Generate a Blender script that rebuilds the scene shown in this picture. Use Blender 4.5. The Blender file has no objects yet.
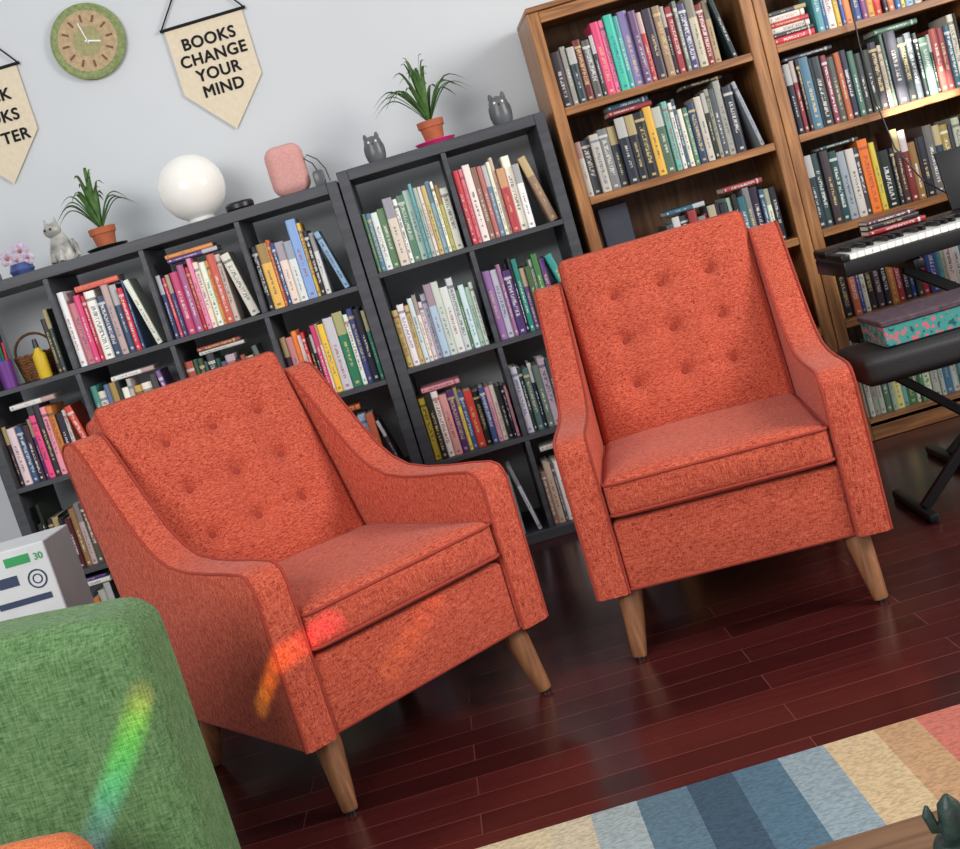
import bpy, bmesh, math, random
from mathutils import Vector, Matrix, noise
random.seed(31)
SC=bpy.context.scene
COL=SC.collection
try:
    SC.view_settings.view_transform='Standard'
except Exception: pass
def lin(c):
    return tuple(((v/255)/12.92 if v/255<=.04045 else (((v/255)+.055)/1.055)**2.4) for v in c)+(1.,)
# ---------------- materials
def newmat(name):
    m=bpy.data.materials.new(name); m.use_nodes=True
    nt=m.node_tree; b=nt.nodes['Principled BSDF']
    return m,nt,b
def N(nt,t,**k):
    n=nt.nodes.new(t)
    for a,v in k.items(): setattr(n,a,v)
    return n
def mat(name,c,rough=.5,var=.12,scale=20,metal=0,bump=0.0,bscale=None,spec=.5,emit=0,stretch=None,c2=None):
    m,nt,b=newmat(name)
    c=lin(c); c2=lin(c2) if c2 else tuple(x*(1-var*2.2) for x in c[:3])+(1.,)
    tc=N(nt,'ShaderNodeTexCoord'); mp=N(nt,'ShaderNodeMapping'); nz=N(nt,'ShaderNodeTexNoise'); cr=N(nt,'ShaderNodeValToRGB')
    nt.links.new(tc.outputs['Object'],mp.inputs[0]); nt.links.new(mp.outputs[0],nz.inputs['Vector'])
    if stretch: mp.inputs['Scale'].default_value=stretch
    nz.inputs['Scale'].default_value=scale; nz.inputs['Detail'].default_value=4
    cr.color_ramp.elements[0].position=.3; cr.color_ramp.elements[1].position=.7
    cr.color_ramp.elements[0].color=c2; cr.color_ramp.elements[1].color=c
    nt.links.new(nz.outputs['Fac'],cr.inputs[0]); nt.links.new(cr.outputs[0],b.inputs['Base Color'])
    b.inputs['Roughness'].default_value=rough; b.inputs['Metallic'].default_value=metal
    b.inputs['Specular IOR Level'].default_value=spec
    if bump:
        n2=N(nt,'ShaderNodeTexNoise'); n2.inputs['Scale'].default_value=bscale or scale; nt.links.new(mp.outputs[0],n2.inputs['Vector'])
        bp=N(nt,'ShaderNodeBump'); bp.inputs['Strength'].default_value=bump; bp.inputs['Distance'].default_value=.004
        nt.links.new(n2.outputs['Fac'],bp.inputs['Height']); nt.links.new(bp.outputs[0],b.inputs['Normal'])
    if emit:
        nt.links.new(cr.outputs[0],b.inputs['Emission Color']); b.inputs['Emission Strength'].default_value=emit
    return m
def fabric(name,base,dark,light,s=1.0,rough=.95,bst=.35):
    m,nt,b=newmat(name)
    tc=N(nt,'ShaderNodeTexCoord')
    def nz(sc,st,det=3):
        mp=N(nt,'ShaderNodeMapping'); mp.inputs['Scale'].default_value=st
        n=N(nt,'ShaderNodeTexNoise'); n.inputs['Scale'].default_value=sc; n.inputs['Detail'].default_value=det
        nt.links.new(tc.outputs['Object'],mp.inputs[0]); nt.links.new(mp.outputs[0],n.inputs['Vector']); return n
    a=nz(330*s,(.30,1,1.9)); c=nz(300*s,(1.9,1,.30)); big=nz(9,(1,1,1))
    ad=N(nt,'ShaderNodeMath',operation='ADD'); nt.links.new(a.outputs['Fac'],ad.inputs[0]); nt.links.new(c.outputs['Fac'],ad.inputs[1])
    ml=N(nt,'ShaderNodeMath',operation='MULTIPLY'); ml.inputs[1].default_value=.5; nt.links.new(ad.outputs[0],ml.inputs[0])
    cr=N(nt,'ShaderNodeValToRGB'); e=cr.color_ramp.elements
    e[0].position=.36; e[0].color=lin(dark); e[1].position=.65; e[1].color=lin(light)
    x=e.new(.48); x.color=lin(base)
    nt.links.new(ml.outputs[0],cr.inputs[0])
    mx=N(nt,'ShaderNodeMix',data_type='RGBA',blend_type='MULTIPLY'); mx.inputs[0].default_value=.15
    nt.links.new(cr.outputs[0],mx.inputs[6]); nt.links.new(big.outputs['Fac'],mx.inputs[7])
    nt.links.new(mx.outputs[2],b.inputs['Base Color'])
    b.inputs['Roughness'].default_value=rough; b.inputs['Specular IOR Level'].default_value=.15
    b.inputs['Sheen Weight'].default_value=.08
    bp=N(nt,'ShaderNodeBump'); bp.inputs['Strength'].default_value=bst; bp.inputs['Distance'].default_value=.002
    nt.links.new(ml.outputs[0],bp.inputs['Height']); nt.links.new(bp.outputs[0],b.inputs['Normal'])
    return m
def wood(name,c1,c2,axis='z',rough=.45,scale=6):
    m,nt,b=newmat(name)
    tc=N(nt,'ShaderNodeTexCoord'); mp=N(nt,'ShaderNodeMapping')
    st={'z':(9,9,.6),'x':(.6,9,9),'y':(9,.6,9)}[axis]; mp.inputs['Scale'].default_value=st
    n=N(nt,'ShaderNodeTexNoise'); n.inputs['Scale'].default_value=scale; n.inputs['Detail'].default_value=8; n.inputs['Distortion'].default_value=.6
    cr=N(nt,'ShaderNodeValToRGB'); cr.color_ramp.elements[0].position=.35; cr.color_ramp.elements[1].position=.65
    cr.color_ramp.elements[0].color=lin(c2); cr.color_ramp.elements[1].color=lin(c1)
    nt.links.new(tc.outputs['Object'],mp.inputs[0]); nt.links.new(mp.outputs[0],n.inputs['Vector']); nt.links.new(n.outputs['Fac'],cr.inputs[0])
    nt.links.new(cr.outputs[0],b.inputs['Base Color']); b.inputs['Roughness'].default_value=rough
    bp=N(nt,'ShaderNodeBump'); bp.inputs['Strength'].default_value=.15; bp.inputs['Distance'].default_value=.002
    nt.links.new(n.outputs['Fac'],bp.inputs['Height']); nt.links.new(bp.outputs[0],b.inputs['Normal'])
    return m
M_red=fabric('coral_tweed',(190,81,60),(120,44,36),(220,116,90),s=.82,bst=.35)
M_redseam=mat('coral_piping',(166,62,46),.95,.12,200)
M_green=fabric('green_chenille',(92,126,80),(68,100,64),(120,150,106),s=.5,bst=.5)
M_orange=fabric('orange_weave',(206,108,66),(172,82,48),(230,140,94))
M_leg=wood('walnut_leg',(152,102,68),(112,72,46),'z',.4)
M_black=wood('black_brown_laminate',(74,76,82),(58,60,66),'x',.5,4)
M_oakv=wood('oak_vertical',(182,128,78),(124,80,46),'z',.4)
M_oakh=wood('oak_horizontal',(178,124,76),(122,78,46),'x',.4)
M_oakb=wood('oak_back',(132,94,62),(94,64,40),'z',.55)
M_wall=mat('wall_paint',(212,216,220),.9,.02,3,bump=.05,bscale=150)
M_white=mat('white_plastic',(235,235,232),.35,.03,8)
M_blackp=mat('black_plastic',(22,22,25),.35,.1,12)
M_blackl=mat('black_leatherette',(30,30,33),.55,.1,30,bump=.2,bscale=200)
M_steel=mat('black_steel',(28,28,30),.4,.1,12,metal=.4)
M_terra=mat('terracotta',(190,104,70),.85,.12,30,bump=.1)
M_leaf=mat('leaf_green',(96,136,70),.5,.25,30,c2=(52,90,44))
M_soil=mat('soil',(50,36,28),.95,.2,80,bump=.5)
M_pink=mat('pink_fabric_mesh',(222,164,158),.9,.08,120,bump=.2,bscale=300)
M_felt=mat('cream_felt',(230,216,190),.95,.04,60,bump=.15,bscale=220)
M_ink=mat('black_felt_lettering',(20,20,22),.9,.05,40)
M_grey=mat('grey_ceramic',(104,108,112),.35,.2,25)
M_slate=mat('slate_glaze',(80,84,90),.35,.15,20)
M_catw=mat('white_grey_ceramic',(214,212,206),.3,.3,22,c2=(110,108,104))
M_pages=mat('book_pages',(232,226,210),.9,.08,60)
def MAf(nt):
    def MA(op,a,b_=None):
        n=N(nt,'ShaderNodeMath',operation=op)
        for i,v in enumerate((a,b_)):
            if v is None: continue
            if isinstance(v,(int,float)): n.inputs[i].default_value=v
            else: nt.links.new(v,n.inputs[i])
        return n.outputs[0]
    return MA
def bookmat():
    m,nt,b=newmat('book_cover_print')
    ac=N(nt,'ShaderNodeAttribute',attribute_name='cover'); ai=N(nt,'ShaderNodeAttribute',attribute_name='ink')
    uv=N(nt,'ShaderNodeUVMap',uv_map='UVMap'); sp=N(nt,'ShaderNodeSeparateXYZ'); nt.links.new(uv.outputs[0],sp.inputs[0])
    sd=N(nt,'ShaderNodeAttribute',attribute_name='seed'); MA=MAf(nt)
    u=sp.outputs[0]; v=sp.outputs[1]; s=sd.outputs['Fac']
    s2=MA('FRACT',MA('MULTIPLY',s,7.31))
    band=MA('LESS_THAN',MA('ABSOLUTE',MA('SUBTRACT',u,.5)),MA('ADD',.10,MA('MULTIPLY',s2,.16)))
    v0=MA('ADD',.12,MA('MULTIPLY',s,.22)); v1=MA('ADD',.55,MA('MULTIPLY',s2,.36))
    inb=MA('MULTIPLY',MA('GREATER_THAN',v,v0),MA('LESS_THAN',v,v1))
    cb=N(nt,'ShaderNodeCombineXYZ'); nt.links.new(MA('MULTIPLY',u,2.6),cb.inputs[0]); nt.links.new(MA('MULTIPLY',v,58),cb.inputs[1]); nt.links.new(MA('MULTIPLY',s,77),cb.inputs[2])
    nz=N(nt,'ShaderNodeTexNoise'); nz.inputs['Scale'].default_value=1.; nz.inputs['Detail'].default_value=1; nt.links.new(cb.outputs[0],nz.inputs['Vector'])
    tx=MA('GREATER_THAN',nz.outputs['Fac'],.49)
    mask=MA('MULTIPLY',MA('MULTIPLY',band,inb),tx)
    foot=MA('MULTIPLY',MA('MULTIPLY',MA('GREATER_THAN',v,.04),MA('LESS_THAN',v,.075)),MA('LESS_THAN',MA('ABSOLUTE',MA('SUBTRACT',u,.5)),.18))
    head=MA('MULTIPLY',MA('MULTIPLY',MA('GREATER_THAN',v,.86),MA('LESS_THAN',v,.90)),MA('GREATER_THAN',s2,.6))
    mask=MA('MULTIPLY',MA('MAXIMUM',MA('MAXIMUM',mask,foot),head),MA('GREATER_THAN',u,0.0))
    mask=MA('MULTIPLY',mask,.7)
    blk=MA('MULTIPLY',MA('MULTIPLY',MA('GREATER_THAN',v,.70),MA('LESS_THAN',s2,.18)),MA('GREATER_THAN',u,0.0))
    mx0=N(nt,'ShaderNodeMix',data_type='RGBA'); nt.links.new(MA('MULTIPLY',blk,.6),mx0.inputs[0]); nt.links.new(ac.outputs['Color'],mx0.inputs[6]); nt.links.new(ai.outputs['Color'],mx0.inputs[7])
    mx=N(nt,'ShaderNodeMix',data_type='RGBA'); nt.links.new(mask,mx.inputs[0]); nt.links.new(mx0.outputs[2],mx.inputs[6]); nt.links.new(ai.outputs['Color'],mx.inputs[7])
    nt.links.new(mx.outputs[2],b.inputs['Base Color']); b.inputs['Roughness'].default_value=.4
    return m
M_book=bookmat()
def floormat():
    m,nt,b=newmat('cherry_floorboards')
    tc=N(nt,'ShaderNodeTexCoord'); br=N(nt,'ShaderNodeTexBrick')
    nt.links.new(tc.outputs['Object'],br.inputs['Vector'])
    br.inputs['Scale'].default_value=1; br.inputs['Brick Width'].default_value=1.1; br.inputs['Row Height'].default_value=.092; br.inputs['Mortar Size'].default_value=.0013
    br.inputs['Color1'].default_value=lin((72,28,27)); br.inputs['Color2'].default_value=lin((50,18,19)); br.inputs['Mortar'].default_value=lin((104,60,54)); br.inputs['Bias'].default_value=0; br.offset=.37
    mp=N(nt,'ShaderNodeMapping'); mp.inputs['Scale'].default_value=(1.2,16,1); nt.links.new(tc.outputs['Object'],mp.inputs[0])
    nz=N(nt,'ShaderNodeTexNoise'); nz.inputs['Scale'].default_value=4; nz.inputs['Detail'].default_value=7; nt.links.new(mp.outputs[0],nz.inputs['Vector'])
    mx=N(nt,'ShaderNodeMix',data_type='RGBA',blend_type='MULTIPLY'); mx.inputs[0].default_value=.6
    cr=N(nt,'ShaderNodeValToRGB'); cr.color_ramp.elements[0].color=(.5,.44,.44,1); cr.color_ramp.elements[1].color=(1.15,1.1,1.1,1); cr.color_ramp.elements[0].position=.3; cr.color_ramp.elements[1].position=.7
    nt.links.new(nz.outputs['Fac'],cr.inputs[0]); nt.links.new(br.outputs['Color'],mx.inputs[6]); nt.links.new(cr.outputs[0],mx.inputs[7])
    nt.links.new(mx.outputs[2],b.inputs['Base Color']); b.inputs['Roughness'].default_value=.22
    bp=N(nt,'ShaderNodeBump'); bp.inputs['Strength'].default_value=.25; bp.inputs['Distance'].default_value=.001; bp.invert=True
    nt.links.new(br.outputs['Fac'],bp.inputs['Height']); nt.links.new(bp.outputs[0],b.inputs['Normal'])
    return m
M_floor=floormat()
# ---------------- mesh helpers
def finish(name,bm,mats,parent=None,loc=(0,0,0),rot=(0,0,0),ang=.6,smooth=True):
    me=bpy.data.meshes.new(name); bm.normal_update(); bm.to_mesh(me); bm.free()
    for m in (mats if isinstance(mats,(list,tuple)) else [mats]): me.materials.append(m)
    if smooth:
        for p in me.polygons: p.use_smooth=True
        me.set_sharp_from_angle(angle=ang)
    o=bpy.data.objects.new(name,me); COL.objects.link(o); o.location=loc; o.rotation_euler=rot
    if parent: o.parent=parent
    return o
def dup(o,parent,loc=None,rot=None):
    k=o.copy(); COL.objects.link(k); k.parent=parent
    if loc is not None: k.location=loc
    if rot is not None: k.rotation_euler=rot
    return k
def empty(name,label,cat,loc=(0,0,0),rz=0,group=None):
    e=bpy.data.objects.new(name,None); e.empty_display_size=.05; COL.objects.link(e); e.location=loc; e.rotation_euler=(0,0,rz)
    e['label']=label; e['category']=cat
    if group: e['group']=group
    return e
def tag(o,label,cat,group=None):
    o['label']=label; o['category']=cat
    if group: o['group']=group
    return o
def box(bm,c,s,r=0,seg=2,mi=0,mat4=None):
    b2=bmesh.new(); bmesh.ops.create_cube(b2,size=1)
    for v in b2.verts: v.co=Vector((v.co.x*s[0],v.co.y*s[1],v.co.z*s[2]))
    if r>0: bmesh.ops.bevel(b2,geom=b2.edges[:],offset=min(r,min(s)*.49),segments=seg,affect='EDGES',profile=.5)
    T=Matrix.Translation(Vector(c))
    if mat4 is not None: T=T@mat4
    b2.transform(T)
    for f in b2.faces: f.material_index=mi
    me=bpy.data.meshes.new('tmp'); b2.to_mesh(me); b2.free(); bm.from_mesh(me); bpy.data.meshes.remove(me)
def tube(bm,pts,r,closed=False,seg=8,mi=0,radii=None,cap=True):
    pts=[Vector(p) for p in pts]; n=len(pts); rings=[]
    up=None
    for i in range(n):
        a=pts[(i-1)%n] if (closed or i>0) else pts[i]; b=pts[(i+1)%n] if (closed or i<n-1) else pts[i]
        t=(b-a).normalized()
        if up is None:
            up=t.orthogonal().normalized()
        else:
            up=(up-t*up.dot(t)); up=up.normalized() if up.length>1e-6 else t.orthogonal().normalized()
        w=t.cross(up); rr=radii[i] if radii else r
        rings.append([bm.verts.new(pts[i]+up*math.cos(2*math.pi*k/seg)*rr+w*math.sin(2*math.pi*k/seg)*rr) for k in range(seg)])
    fs=[]
    for i in range(n if closed else n-1):
        A=rings[i];B=rings[(i+1)%n]
        for k in range(seg): fs.append(bm.faces.new((A[k],A[(k+1)%seg],B[(k+1)%seg],B[k])))
    if not closed and cap:
        fs.append(bm.faces.new(rings[0][::-1])); fs.append(bm.faces.new(rings[-1]))
    for f in fs: f.material_index=mi
def lathe(bm,prof,seg=28,c=(0,0,0),mi=0,sx=1,sy=1):
    rings=[];c=Vector(c)
    for r,z in prof:
        if r<1e-5: rings.append([bm.verts.new(c+Vector((0,0,z)))])
        else: rings.append([bm.verts.new(c+Vector((sx*r*math.cos(2*math.pi*k/seg),sy*r*math.sin(2*math.pi*k/seg),z))) for k in range(seg)])
    for A,B in zip(rings,rings[1:]):
        for k in range(seg):
            k2=(k+1)%seg
            if len(A)==1 and len(B)==1: continue
            if len(A)==1: f=bm.faces.new((A[0],B[k2],B[k]))
            elif len(B)==1: f=bm.faces.new((A[k],A[k2],B[0]))
            else: f=bm.faces.new((A[k],A[k2],B[k2],B[k]))
            f.material_index=mi
    return rings
def sphere(bm,c,r,s=(1,1,1),mi=0,seg=16):
    d=bmesh.ops.create_uvsphere(bm,u_segments=seg,v_segments=seg//2+2,radius=r,matrix=Matrix.Translation(Vector(c))@Matrix.Diagonal((s[0],s[1],s[2],1)))
    vs=set(d['verts'])
    for f in bm.faces:
        if f.verts[0] in vs: f.material_index=mi
def cushion(bm,w,d,h,r,crown,n=28,disp=None,bulge=1.):
    vm={}
    hx,hy,hz=w/2,d/2,h/2
    def tt(i): return math.sin((i/n*2-1)*math.pi/2)*.7+(i/n*2-1)*.3
    def key(ax,sg,i,j):
        u,v=tt(i),tt(j)
        p=[0,0,0]; p[ax]=sg; p[(ax+1)%3]=u; p[(ax+2)%3]=v
        return tuple(round(x,5) for x in p)
    def vert(k):
        if k in vm: return vm[k]
        p=Vector((k[0]*hx,k[1]*hy,k[2]*hz))
        q=Vector((max(-hx+r,min(hx-r,p.x)),max(-hy+r,min(hy-r,p.y)),max(-hz+r,min(hz-r,p.z))))
        dd=p-q
        if dd.length>1e-9: p=q+dd.normalized()*r
        x,y,z=k
        p.z+=crown*(1-x**4)*(1-y**4)*z
        p.x+=bulge*crown*.3*(1-y*y)*(1-z*z)*x; p.y+=bulge*crown*.5*(1-x*x)*(1-z*z)*y
        if disp: p=disp(p,k)
        vm[k]=bm.verts.new(p); return vm[k]
    for ax in range(3):
        for sg in (-1,1):
            for i in range(n):
                for j in range(n):
                    ks=[key(ax,sg,i,j),key(ax,sg,i+1,j),key(ax,sg,i+1,j+1),key(ax,sg,i,j+1)]
                    if sg<0: ks=ks[::-1]
                    bm.faces.new([vert(k) for k in ks])
def rrect(w,d,z,r,cx=0,cy=0,n=6):
    pts=[]
    for (sx,sy,a0) in ((1,1,0),(-1,1,90),(-1,-1,180),(1,-1,270)):
        for i in range(n+1):
            a=math.radians(a0+90*i/n); pts.append((cx+sx*(w/2-r)+r*math.cos(a),cy+sy*(d/2-r)+r*math.sin(a),z))
    return pts
def lettering(s,size,m,parent,loc,bold=.0,sp=1.0,label=None):
    cu=bpy.data.curves.new('lettering','FONT'); cu.body=s; cu.size=size; cu.align_x='CENTER'; cu.extrude=.0004; cu.space_character=sp
    t=bpy.data.objects.new('tmp_text',cu); COL.objects.link(t)
    dg=bpy.context.evaluated_depsgraph_get(); dg.update()
    me=bpy.data.meshes.new_from_object(t.evaluated_get(dg)); bpy.data.objects.remove(t)
    bm=bmesh.new()
    offs=[(0,0,0)]+([(bold*x,bold*y,.00004*i) for i,(x,y) in enumerate(((-1,-.4),(1,-.4),(-1,.4),(1,.4),(0,1),(0,-1)))] if bold else [])
    for dx,dy,dz in offs:
        n0=len(bm.verts); bm.from_mesh(me); bm.verts.ensure_lookup_table()
        for v in bm.verts[n0:]: v.co+=Vector((dx,dy,dz))
    bpy.data.meshes.remove(me)
    o=finish('lettering',bm,m,parent,loc,(math.pi/2,0,0),smooth=False)
    if label: o['label']=label
    return o
# ---------------- setting
def plane_struct(name,c,s,m):
    bm=bmesh.new(); box(bm,c,s); o=finish(name,bm,m,smooth=False); o['kind']='structure'; return o
plane_struct('floor',(0.5,-2.4,-.05),(7.0,5.8,.1),M_floor)
plane_struct('wall_back',(0.5,.49,1.4),(7.0,.1,2.8),M_wall)
plane_struct('wall_left',(-2.55,-1.6,1.4),(.1,4.1,2.8),M_wall)
plane_struct('baseboard_back',(0.5,.43,.05),(7.0,.018,.1),mat('trim_white',(225,225,222),.5,.02,5))
# ---------------- cube shelving
def cube_unit(x0,ncol,label,Z=1.47):
    t=.039; q=.018; cell=.3345; W=t*2+ncol*cell+(ncol-1)*q; D=.39
    e=empty('cube_shelf_unit',label,'shelf unit',(x0+W/2,D/2,0))
    bm=bmesh.new()
    for sx in (-1,1): box(bm,(sx*(W/2-t/2),0,Z/2),(t,D,Z),.002,1)
    for z in (t/2,Z-t/2): box(bm,(0,0,z),(W-2*t,D,t),.002,1)
    finish('frame',bm,M_black,e)
    rows=4; ih=(Z-2*t-(rows-1)*q)/rows
    for k in range(1,rows):
        bm=bmesh.new(); box(bm,(0,0,t+k*ih+(k-.5)*q),(W-2*t,D-.004,q),.001,1); finish('shelf',bm,M_black,e)
    dv=None
    for c in range(1,ncol):
        for k in range(rows):
            loc=(-W/2+t+c*cell+(c-.5)*q,0,t+k*(ih+q)+ih/2)
            if dv is None:
                bm=bmesh.new(); box(bm,(0,0,0),(q,D-.006,ih-.001),.001,1); dv=finish('divider',bm,M_black,e,loc=loc)
            else: dup(dv,e,loc)
    cells={}
    for c in range(ncol):
        for k in range(rows):
            xa=x0+t+c*(cell+q); cells[(rows-1-k,c)]=(xa,xa+cell,t+k*(ih+q))
    return cells
CL=cube_unit(-1.474,4,'wide black-brown open cube shelving unit against the pale wall')
ZM=1.495
CM=cube_unit(.002,2,'narrow black-brown open cube shelving unit beside the oak bookcase',ZM)
# ---------------- oak bookcases
def oak(x0,w,label):
    D=.38; H=1.83; yf=.02
    e=empty('oak_bookcase',label,'bookcase',(x0+w/2,yf+D/2,0))
    for sx in (-1,1):
        bm=bmesh.new(); box(bm,(sx*(w/2-.011),.01,H/2),(.022,D-.02,H-.002),.001,1); finish('side_panel',bm,M_oakv,e)
        bm=bmesh.new(); box(bm,(sx*(w/2-.0215),-D/2+.01,H/2),(.043,.02,H-.002),.002,1); finish('stile',bm,M_oakv,e)
    bm=bmesh.new(); box(bm,(0,D/2-.004,H/2),(w-.046,.008,H-.01)); finish('back_panel',bm,M_oakb,e)
    bm=bmesh.new(); box(bm,(0,-.006,H+.009),(w,D+.012,.018),.004,2); box(bm,(0,0,H-.012),(w-.046,D-.03,.018)); box(bm,(0,-D/2+.011,H-.022),(w-.088,.018,.04),.002,1); finish('top_panel',bm,M_oakh,e)
    bm=bmesh.new(); box(bm,(0,-D/2+.011,.035),(w-.088,.018,.068),.002,1); finish('plinth',bm,M_oakh,e)
    for z in (.08,.465,.81,1.16,1.485):
        bm=bmesh.new(); box(bm,(0,-.002,z-.012),(w-.046,D-.036,.024),.001,1)
        box(bm,(0,-D/2+.011,z-.014),(w-.088,.018,.028),.002,1)
        finish('shelf',bm,M_oakh,e)
oak(.80,.78,'tall oak bookcase packed with upright books')
oak(1.583,.78,'second tall oak bookcase behind the digital piano')
# ---------------- books
PAL={
 'dark':[(28,30,36),(40,42,50),(60,30,34),(24,40,60),(200,196,186),(120,30,36),(46,70,72),(90,84,78),(20,20,24),(150,120,60)],
 'pink':[(220,70,110),(236,140,166),(244,244,240),(44,44,52),(206,202,194),(160,80,140),(232,110,90),(94,70,134),(240,220,196),(40,66,110),(34,34,40),(236,232,226),(200,50,66),(232,150,80)],
 'mix':[(244,242,236),(196,46,50),(46,88,156),(30,32,38),(230,190,80),(70,150,150),(226,222,214),(136,86,160),(220,120,70),(60,60,66),(236,230,216),(140,172,210),(238,238,236),(36,36,44)],
 'pastel':[(240,240,236),(214,228,228),(170,204,208),(230,228,214),(130,184,192),(100,146,100),(236,214,140),(204,212,222),(184,196,190),(84,130,160),(232,232,230)],
 'white':[(242,240,236),(234,228,216),(220,216,208),(190,60,66),(150,110,100),(240,236,228),(90,90,100),(212,180,160),(100,120,150),(238,236,232),(220,120,130)],
 'teal':[(30,140,130),(50,160,146),(100,66,130),(150,110,160),(60,90,60),(40,60,100),(214,210,204),(30,34,44),(86,140,90),(180,190,190)],
 'bright':[(230,66,120),(236,200,76),(30,30,34),(220,60,52),(94,64,140),(244,242,236),(232,134,60),(60,40,60),(46,134,90),(238,236,232),(34,34,40),(210,206,200),(66,90,140),(228,150,164)],
 'greyd':[(90,94,98),(140,142,140),(46,60,56),(60,64,74),(170,170,166),(34,36,42),(80,90,110),(206,204,198),(50,80,70),(150,70,60)],
 'oak1':[(64,54,60),(120,40,48),(36,56,70),(30,30,34),(90,110,104),(150,60,70),(90,90,110),(130,140,130),(40,40,48),(170,150,130),(40,44,60),(196,186,170)],
 'oak2':[(200,194,180),(70,76,88),(40,44,56),(150,60,66),(30,30,36),(220,214,196),(90,130,110),(60,100,120),(150,152,150),(34,34,40),(186,96,70),(50,66,110)],
}
BOOKS=[]
def add_book(x,y,z,t,d,h,col,ang=0,vis=1.,flat=False):
    BOOKS.append(dict(x=x,y=y,z=z,t=t,d=d,h=h,col=col,ang=ang,vis=vis,flat=flat,seed=random.random()))
def fill(x0,x1,z,yf,pal,h0=.19,h1=.275,t0=.010,t1=.029,vis=1.,explicit=None,leanend=True,empty_end=.0,head=0,stack=.45):
    x=x0+.003; end=x1-.003-empty_end; ex=list(explicit or []); P=PAL[pal]; prevh=0; last=None; run=0; bh=random.uniform(h0,h1)
    leanend=leanend and random.random()<.5; row=[]
    while True:
        t=random.uniform(t0,t1) if random.random()<.8 else random.uniform(t0*.8,t1*1.3)
        h2=None
        if ex:
            c,t2,h2=ex.pop(0); t=t2 or t
        else:
            c=random.choice(P)
            while c==last: c=random.choice(P)
            last=c
            k=random.uniform(.86,1.10); c=tuple(max(6,min(250,v*k+random.uniform(-12,12))) for v in c)
        if run<=0: bh=random.uniform(h0,h1); run=random.randint(1,3)
        run-=1
        h=h2 or min(h1,max(h0,bh+random.uniform(-.018,.018)))
        if x+t>end: break
        room=end-x
        if leanend and room<.095 and prevh>h*.8:
            a=math.radians(random.uniform(7,15)); xp=x+h*math.sin(a)
            if xp+t/math.cos(a)<end:
                add_book(xp,yf,z,t,random.uniform(.13,.17),h,c,a,vis); x=xp+t/math.cos(a)+.001
                while x+.02/math.cos(a)<end and random.random()<.5:
                    add_book(x,yf,z,.018,.15,h-.004,random.choice(P),a,vis); x+=.018/math.cos(a)+.001
                break
            leanend=False
        y=yf+random.uniform(0,.022)
        add_book(x,y,z,t,random.uniform(.13,.17),h,c,0,vis); prevh=h; row.append((x,x+t,h))
        x+=t+.0010
    if head and row:
        xs=x0+.01
        while random.random()<stack and xs<row[-1][1]-.15:
            L=random.uniform(.14,.19); xs=random.uniform(xs,max(xs+.001,min(xs+.2,row[-1][1]-L)))
            tops=[h for a,b,h in row if b>xs and a<xs+L]
            if tops and row[-1][1]-xs>L*.8:
                zt=z+max(tops)+.0015
                for i in range(random.randint(1,2)):
                    t=random.uniform(.012,.022)
                    if zt+t<z+head-.006:
                        add_book(xs+random.uniform(0,.008),yf+.02,zt,t,.12,L-.01*i,random.choice(P),0,vis,True); zt+=t+.001
            xs+=L+.02
Y0=.03
def kc(cells,r,c,pal,vis=1.,**k):
    a,b,z=cells[(r,c)]; fill(a,b,z,Y0,pal,vis=vis,head=.334,**k)
kc(CL,0,1,'pink',h0=.22); kc(CL,0,2,'pink',h0=.22); kc(CL,0,3,'mix',h0=.22,h1=.29)
kc(CL,1,0,'bright',h0=.21,h1=.27,vis=.8); kc(CL,1,1,'mix',vis=.3,h0=.22); kc(CL,1,2,'greyd',vis=.45,h0=.22); kc(CL,1,3,'bright',h0=.22,h1=.28)
kc(CL,2,0,'dark',vis=.35); kc(CL,2,3,'mix',vis=.8); kc(CL,2,2,'dark',vis=.01); kc(CL,3,0,'bright',vis=.2)
kc(CM,0,0,'pastel',stack=0,h0=.21); kc(CM,0,1,'white',h0=.23,h1=.29,stack=0); kc(CM,1,0,'pastel',stack=0,h0=.21); kc(CM,1,1,'teal',h0=.23,h1=.29)
kc(CM,2,0,'bright',stack=.9,h1=.25); kc(CM,2,1,'greyd',h0=.22); kc(CM,3,0,'greyd',vis=.3); kc(CM,3,1,'white',vis=.5)
fill(-1.17,-1.104,CL[(0,0)][2],Y0,'dark',leanend=False)
OY=.06; A0,A1=.845,1.535; B0,B1=1.628,2.318
fill(A0,A1,1.485,OY,'oak1',.21,.28,.014,.034,head=.33,stack=.9,explicit=[((60,52,56),None,.2),((150,148,140),None,.21),((40,60,66),None,.2),((110,40,44),None,.22),((90,90,86),None,.21),((40,40,46),None,.22),((222,70,120),.030,.26),((232,120,160),.018,.26),((60,190,165),.032,.27),((80,160,160),.020,.26),((130,120,170),.034,.27),((110,80,120),.026,.26),((190,70,66),None,.25)])
fill(A0,A1,1.16,OY,'oak2',.20,.27,.014,.034,head=.30,stack=.8,explicit=[((206,200,188),None,.2),((60,64,70),None,.2),((190,184,172),None,.21),((120,122,124),None,.22),((50,54,66),None,.22),((34,40,54),.036,.24),((30,34,44),.036,.24),((28,30,36),.036,.24),((224,176,70),.03,.25),((80,110,90),None,.24),((110,180,170),None,.25),((230,228,220),None,.24),((60,90,110),None,.25)])
fill(1.09,A1,.81,OY,'oak2',.17,.23,.012,.032,vis=.9,leanend=False,head=.33,stack=.9)
fill(1.27,A1,.465,OY,'bright',.2,.26,.016,.034,vis=.25)
fill(B0+.17,B1,1.485,OY,'mix',.20,.27,.012,.032,head=.33,stack=.9)
fill(B0,B1,1.16,OY,'oak2',.19,.26,.012,.032,head=.30,stack=.95)
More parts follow.
